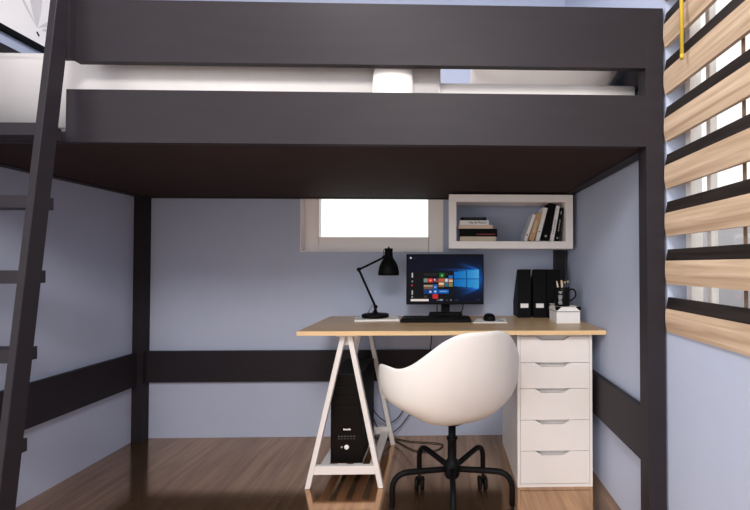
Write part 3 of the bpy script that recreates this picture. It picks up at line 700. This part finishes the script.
def book(w, h, d, m_cover, label, marks=None, spine_axis='flat', group=None):
    """upright book: spine faces -y; x thickness w, height h, depth d"""
    t = thing('book', label, 'book', (0, 0, 0), 0, group)
    c = 0.0018; b = BM()
    box(b, (0, 0, 0), (w, c, h), 0.0006, seg=1); box(b, (0, c, 0), (c, d, h)); box(b, (w - c, c, 0), (w, d, h)); obj('cover', b, m_cover, t)
    b = BM(); box(b, (c, c + 0.0002, 0.0025), (w - c, d - 0.003, h - 0.0025)); obj('pages', b, 'pages', t)
    if marks:
        for part in (marks[1:] if len(marks) > 2 else [marks[1]]):
            b = BM()
            for (x0, z0, x1, z1) in part: box(b, (x0 * w, -0.0005, z0 * h), (x1 * w, 0.0003, z1 * h))
            o = obj('spine_print', b, marks[0], t); o['label'] = 'printed marks on the spine'
    return t
BY0 = 2.345; zb = SZ0 + STK + 0.0003
# lying stack, bottom to top: x0, x1, thickness
stack = [(0.092, 0.295, 0.027, 'cream', 'cream book lying at the bottom of the shelf stack', None),
         (0.090, 0.301, 0.044, 'blackm', 'thick black book lying second from the bottom of the shelf stack', ('red', [(0.68, 0.45, 0.74, 0.95)])),
         (0.081, 0.276, 0.0205, 'beige', 'beige book lying in the middle of the shelf stack', None),
         (0.089, 0.254, 0.0255, 'paper', 'white book with dark lettering lying second from the top of the shelf stack', 'text'),
         (0.0975, 0.240, 0.0165, 'blackm', 'small black book lying on top of the shelf stack', ('dimprint', [(0.40, 0.12, 0.55, 0.88)]))]
z = zb
for (x0, x1, th, m, lab, mk) in stack:
    L = x1 - x0
    t = book(th, L, 0.12, m, lab, mk if mk != 'text' else None, group='books stacked on the shelf')
    if mk == 'text':
        b = BM(); text_bm(b, 'Hay de Plenary', 0.0165, Matrix(((0, -1, 0, th * 0.5), (0, 0, -1, -0.0003), (1, 0, 0, L * 0.62), (0, 0, 0, 1))))
        o = obj('spine_print', b, 'blackm', t); o['label'] = 'dark title lettering'
    # lay it down: local z -> +x, local x -> +z
    t.matrix_basis = Matrix(((0, 0, 1, x0), (0, 1, 0, BY0 + 0.003 * (len(lab) % 3)), (-1, 0, 0, z + th), (0, 0, 0, 1)))
    z += th + 0.0003
# leaning row: x of bottom-left corner, thickness, height, lean angle
row = [(0, 0.0185, 0.158, 19, 'paper', 'white book at the left end of the leaning row, its pale cover showing', ('red', [(0.2, 0.19, 0.7, 0.25)])),
       (0, 0.030, 0.160, 17, 'tan', 'tan book second from the left in the leaning row', ('cream', [(0.3, 0.3, 0.6, 0.75)])),
       (0, 0.023, 0.194, 14.5, 'paper', 'white book between the tan book and the thick black book', ('red', [(0.2, 0.26, 0.6, 0.30)])),
       (0, 0.041, 0.213, 12.5, 'blackm', 'thick tall black book in the middle of the leaning row', ('greyprint', [(0.35, 0.10, 0.65, 0.15)])),
       (0, 0.0215, 0.204, 10.5, 'paper', 'white book with speckled spine between two black books', ('dimprint', [(0.4, 0.2 + 0.06 * k, 0.65, 0.23 + 0.06 * k) for k in range(7)])),
       (0, 0.023, 0.192, 8.5, 'blackm', 'black book with white lettering at the right end of the leaning row', ('greyprint', [(0.35, 0.30 + 0.045 * k, 0.62, 0.33 + 0.045 * k) for k in range(8)], [(0.3, 0.07, 0.6, 0.12)], [(0.4, 0.8, 0.6, 0.9)]))]
def lean_x(row):
    xs = [0] * len(row)
    for k in range(len(row) - 1, -1, -1):
        _, th, h, a = row[k][:4]; A = D(a); top = h * math.cos(A)
        if k == len(row) - 1: xs[k] = SX1 - STK - 0.002 - h * math.sin(A) - th * math.cos(A); continue
        _, th2, h2, a2 = row[k + 1][:4]; A2 = D(a2); z = min(top, th2 * math.sin(A2) + h2 * math.cos(A2))
        xs[k] = xs[k + 1] + (z - th2 * math.sin(A2)) * math.tan(A2) - z * math.tan(A) - th * math.cos(A) - 0.0012
    return xs
row = [(x,) + r[1:] for x, r in zip(lean_x(row), row)]
for k, (x0, th, h, a, m, lab, mk) in enumerate(row):
    t = book(th, h, 0.125, m, lab, mk, group='books leaning on the shelf')
    A = D(a); t.location = (x0, BY0 + 0.002 * (k % 3), zb + th * math.sin(A)); t.rotation_euler = (0, A, 0)
    if k == 0:
        for ch in t.children:
            if ch.name.startswith('cover'):
                ch.data.materials.append(M['palecover'])
                for p in ch.data.polygons:
                    if p.center.x < 0.004 and abs(p.normal.x) > 0.9: p.material_index = 1

# ------------------------------------------------------------------ chair
ch = thing('swivel_chair', 'white plastic shell armchair on a black five-legged swivel base at the desk', 'chair', (0.036, 1.742, 0), D(24))
key = [(0, 0.236, 0.818), (18, 0.243, 0.816), (32, 0.255, 0.790), (46, 0.265, 0.735), (58, 0.273, 0.690), (70, 0.282, 0.667), (84, 0.293, 0.670), (97, 0.299, 0.662), (107, 0.300, 0.634), (115, 0.292, 0.575), (125, 0.276, 0.50), (148, 0.248, 0.436), (180, 0.238, 0.414)]
def rim(deg):
    """Catmull-Rom through the rim's key points (angle, radius, height)"""
    d = abs(((deg + 180) % 360) - 180)
    K = [(-18,) + key[1][1:]] + key + [(212,) + key[-2][1:]]
    for i in range(1, len(K) - 2):
        a0, a1 = K[i][0], K[i + 1][0]
        if a0 <= d <= a1:
            t = (d - a0) / (a1 - a0); out = []
            for q in (1, 2):
                m0 = (K[i + 1][q] - K[i - 1][q]) / (K[i + 1][0] - K[i - 1][0]) * (a1 - a0); m1 = (K[i + 2][q] - K[i][q]) / (K[i + 2][0] - K[i][0]) * (a1 - a0)
                out.append((2 * t ** 3 - 3 * t * t + 1) * K[i][q] + (t ** 3 - 2 * t * t + t) * m0 + (3 * t * t - 2 * t ** 3) * K[i + 1][q] + (t ** 3 - t * t) * m1)
            return out
Z0 = 0.405
sstep = lambda a, c, x: (lambda t: t * t * (3 - 2 * t))(max(0, min(1, (x - a) / (c - a))))
b = BM(); NT, NP = 120, 24; ring = []
cen = b.verts.new((0, 0, Z0))
for j in range(1, NP + 1):
    t = j / NP; row_ = []
    for i in range(NT):
        th = 360 * i / NT
        R, zr = rim(th); d = abs(((th + 180) % 360) - 180); front = sstep(100, 150, d)
        ph = t * PI / 2
        hh = 1 - max(0, math.cos(ph)) ** 0.72
        h = (zr - Z0) * ((1 - front) * hh + front * t ** 2.4)
        ws = math.exp(-((d - 94) / 34) ** 2)                       # arms flare outwards above the tub
        Re = R - 0.072 * ws * (1 - sstep(0.02, 0.115, h))
        rr = Re * math.sin(ph) ** 0.60
        lean = (1 - sstep(0, 75, d)) * 0.040 * max(0, (h - 0.10)) / 0.3
        row_.append(b.verts.new((rr * math.sin(D(th)), -(rr + lean) * math.cos(D(th)), Z0 + h)))
    ring.append(row_)
for i in range(NT):
    i2 = (i + 1) % NT
    f = b.faces.new([cen, ring[0][i], ring[0][i2]]); f.smooth = True
    for j in range(NP - 1):
        f = b.faces.new([ring[j][i], ring[j + 1][i], ring[j + 1][i2], ring[j][i2]]); f.smooth = True
for _ in range(3): bmesh.ops.smooth_vert(b, verts=[v for r_ in ring for v in r_], factor=0.4, use_axis_x=True, use_axis_y=True, use_axis_z=True)
sh = obj('seat_shell', b, 'shell', ch)
md = sh.modifiers.new('thickness', 'SOLIDIFY'); md.thickness = 0.008; md.offset = -1
md = sh.modifiers.new('rounding', 'SUBSURF'); md.levels = 1; md.render_levels = 1
b = BM(); lathe(b, [(0, 0.387), (0.045, 0.387), (0.05, 0.390), (0.05, 0.3955), (0.04, 0.3975), (0, 0.3975)], (0, 0, 0), 24)
lathe(b, [(0, 0.23), (0.0155, 0.23), (0.0155, 0.389), (0, 0.389)], (0, 0, 0), 20); obj('seat_column', b, 'black', ch)
b = BM(); lathe(b, [(0, 0.165), (0.026, 0.165), (0.032, 0.175), (0.032, 0.225), (0.022, 0.235), (0.0185, 0.24), (0.0185, 0.318), (0.0225, 0.320), (0.0225, 0.328), (0, 0.328)], (0, 0, 0), 24); obj('hub', b, 'black', ch)
for k in range(5):
    a = D(-90 - 24 + 72 * k); c, s = math.cos(a), math.sin(a); P = lambda r, z: (r * c, r * s, z)
    b = BM(); tube(b, [P(0.02, 0.200), P(0.06, 0.203), P(0.13, 0.209), P(0.185, 0.213), P(0.205, 0.212), P(0.222, 0.206), P(0.236, 0.194), P(0.245, 0.177), P(0.248, 0.157), P(0.248, 0.090)], 0.0115, 12)
    lg = obj('leg', b, 'black', ch)
    b = BM(); g = D(-24 + (8, -6, 4, -5, 7)[k]); side = Vector((math.cos(g), math.sin(g), 0)); fw_ = Vector((-side.y, side.x, 0)); ctr = Vector(P(0.248, 0.0305)) + fw_ * 0.012
    rot = Matrix(((fw_.x, 0, side.x), (fw_.y, 0, side.y), (0, 1, 0)))
    for q in (-1, 1):
        lathe(b, [(0, -0.008), (0.026, -0.008), (0.0305, -0.004), (0.0305, 0.004), (0.026, 0.008), (0, 0.008)], ctr + side * (0.013 * q), 24, mtx=rot)
    tube(b, [ctr - side * 0.016, ctr + side * 0.016], 0.006)
    tube(b, [P(0.248, 0.092), P(0.248, 0.060), tuple(ctr + Vector((0, 0, 0.004)))], 0.007)
    obj('caster', b, 'blackg', lg)

# ------------------------------------------------------------------ light
wd = bpy.data.worlds.new('sky'); S.world = wd; wd.use_nodes = True
bg = wd.node_tree.nodes['Background']; bg.inputs['Color'].default_value = (1.0, 0.98, 0.965, 1); bg.inputs['Strength'].default_value = 1.4
ld = bpy.data.lights.new('unseen_overhead_light', 'AREA'); ld.shape = 'DISK'; ld.size = 0.9; ld.energy = 80; ld.color = (1.0, 0.96, 0.925)  # unseen light overhead behind the camera, added to brighten the room
lo = bpy.data.objects.new('unseen_overhead_light', ld); COL.objects.link(lo); lo.location = (-0.1, -1.0, 2.6); lo.rotation_euler = (D(25), 0, 0)

l2 = bpy.data.lights.new('bed_fill_light', 'AREA'); l2.shape = 'DISK'; l2.size = 0.5; l2.energy = 23; l2.color = (1.0, 0.97, 0.95)  # added fill without a fixture, brightens the bedding, picture and upper walls
o2 = bpy.data.objects.new('bed_fill_light', l2); COL.objects.link(o2); o2.location = (-0.5, 0.95, 2.74); o2.rotation_euler = (D(12), 0, 0)
sl = bpy.data.lights.new('daylight', 'SUN'); sl.energy = 1.05; sl.angle = D(55); sl.color = (1.0, 0.975, 0.95)
so = bpy.data.objects.new('daylight', sl); COL.objects.link(so); so.location = (-4, -3, 2.5)
so.rotation_euler = Vector((0.76, 0.62, -0.17)).to_track_quat('-Z', 'Y').to_euler()

# ------------------------------------------------------------------ camera
F, CX, CY = 420.0, 454.2015, 258.0279
yaw, pitch, roll, H = 0.0254, 0.0171, 0.0007, 1.0345
cd = bpy.data.cameras.new('camera'); cam = bpy.data.objects.new('camera', cd); COL.objects.link(cam); S.camera = cam
cd.sensor_width = 36; cd.sensor_fit = 'HORIZONTAL'; cd.lens = 36 * F / 750
cd.shift_x = (375 - CX) / 750; cd.shift_y = (CY - 255) / 750; cd.clip_start = 0.02
def cam_axes(v):
    u, w, n = v          # right, up, forward in the camera
    c, s = math.cos(roll), math.sin(roll); u, w = c * u - s * w, s * u + c * w
    x, y, z = u, n, w
    c, s = math.cos(pitch), math.sin(pitch); y, z = c * y - s * z, s * y + c * z
    c, s = math.cos(yaw), math.sin(yaw); x, y = c * x + s * y, -s * x + c * y
    return Vector((x, y, z))
r_, u_, f_ = cam_axes((1, 0, 0)), cam_axes((0, 1, 0)), cam_axes((0, 0, 1))
cam.matrix_world = Matrix(((r_.x, u_.x, -f_.x, 0), (r_.y, u_.y, -f_.y, 0), (r_.z, u_.z, -f_.z, H), (0, 0, 0, 1)))

S.view_settings.view_transform = 'Standard'; S.view_settings.look = 'None'; S.view_settings.gamma = 1; S.view_settings.use_curve_mapping = False
S.view_settings.exposure = 0.0
S.cycles.max_bounces = 10; S.cycles.diffuse_bounces = 6; S.cycles.use_denoising = True
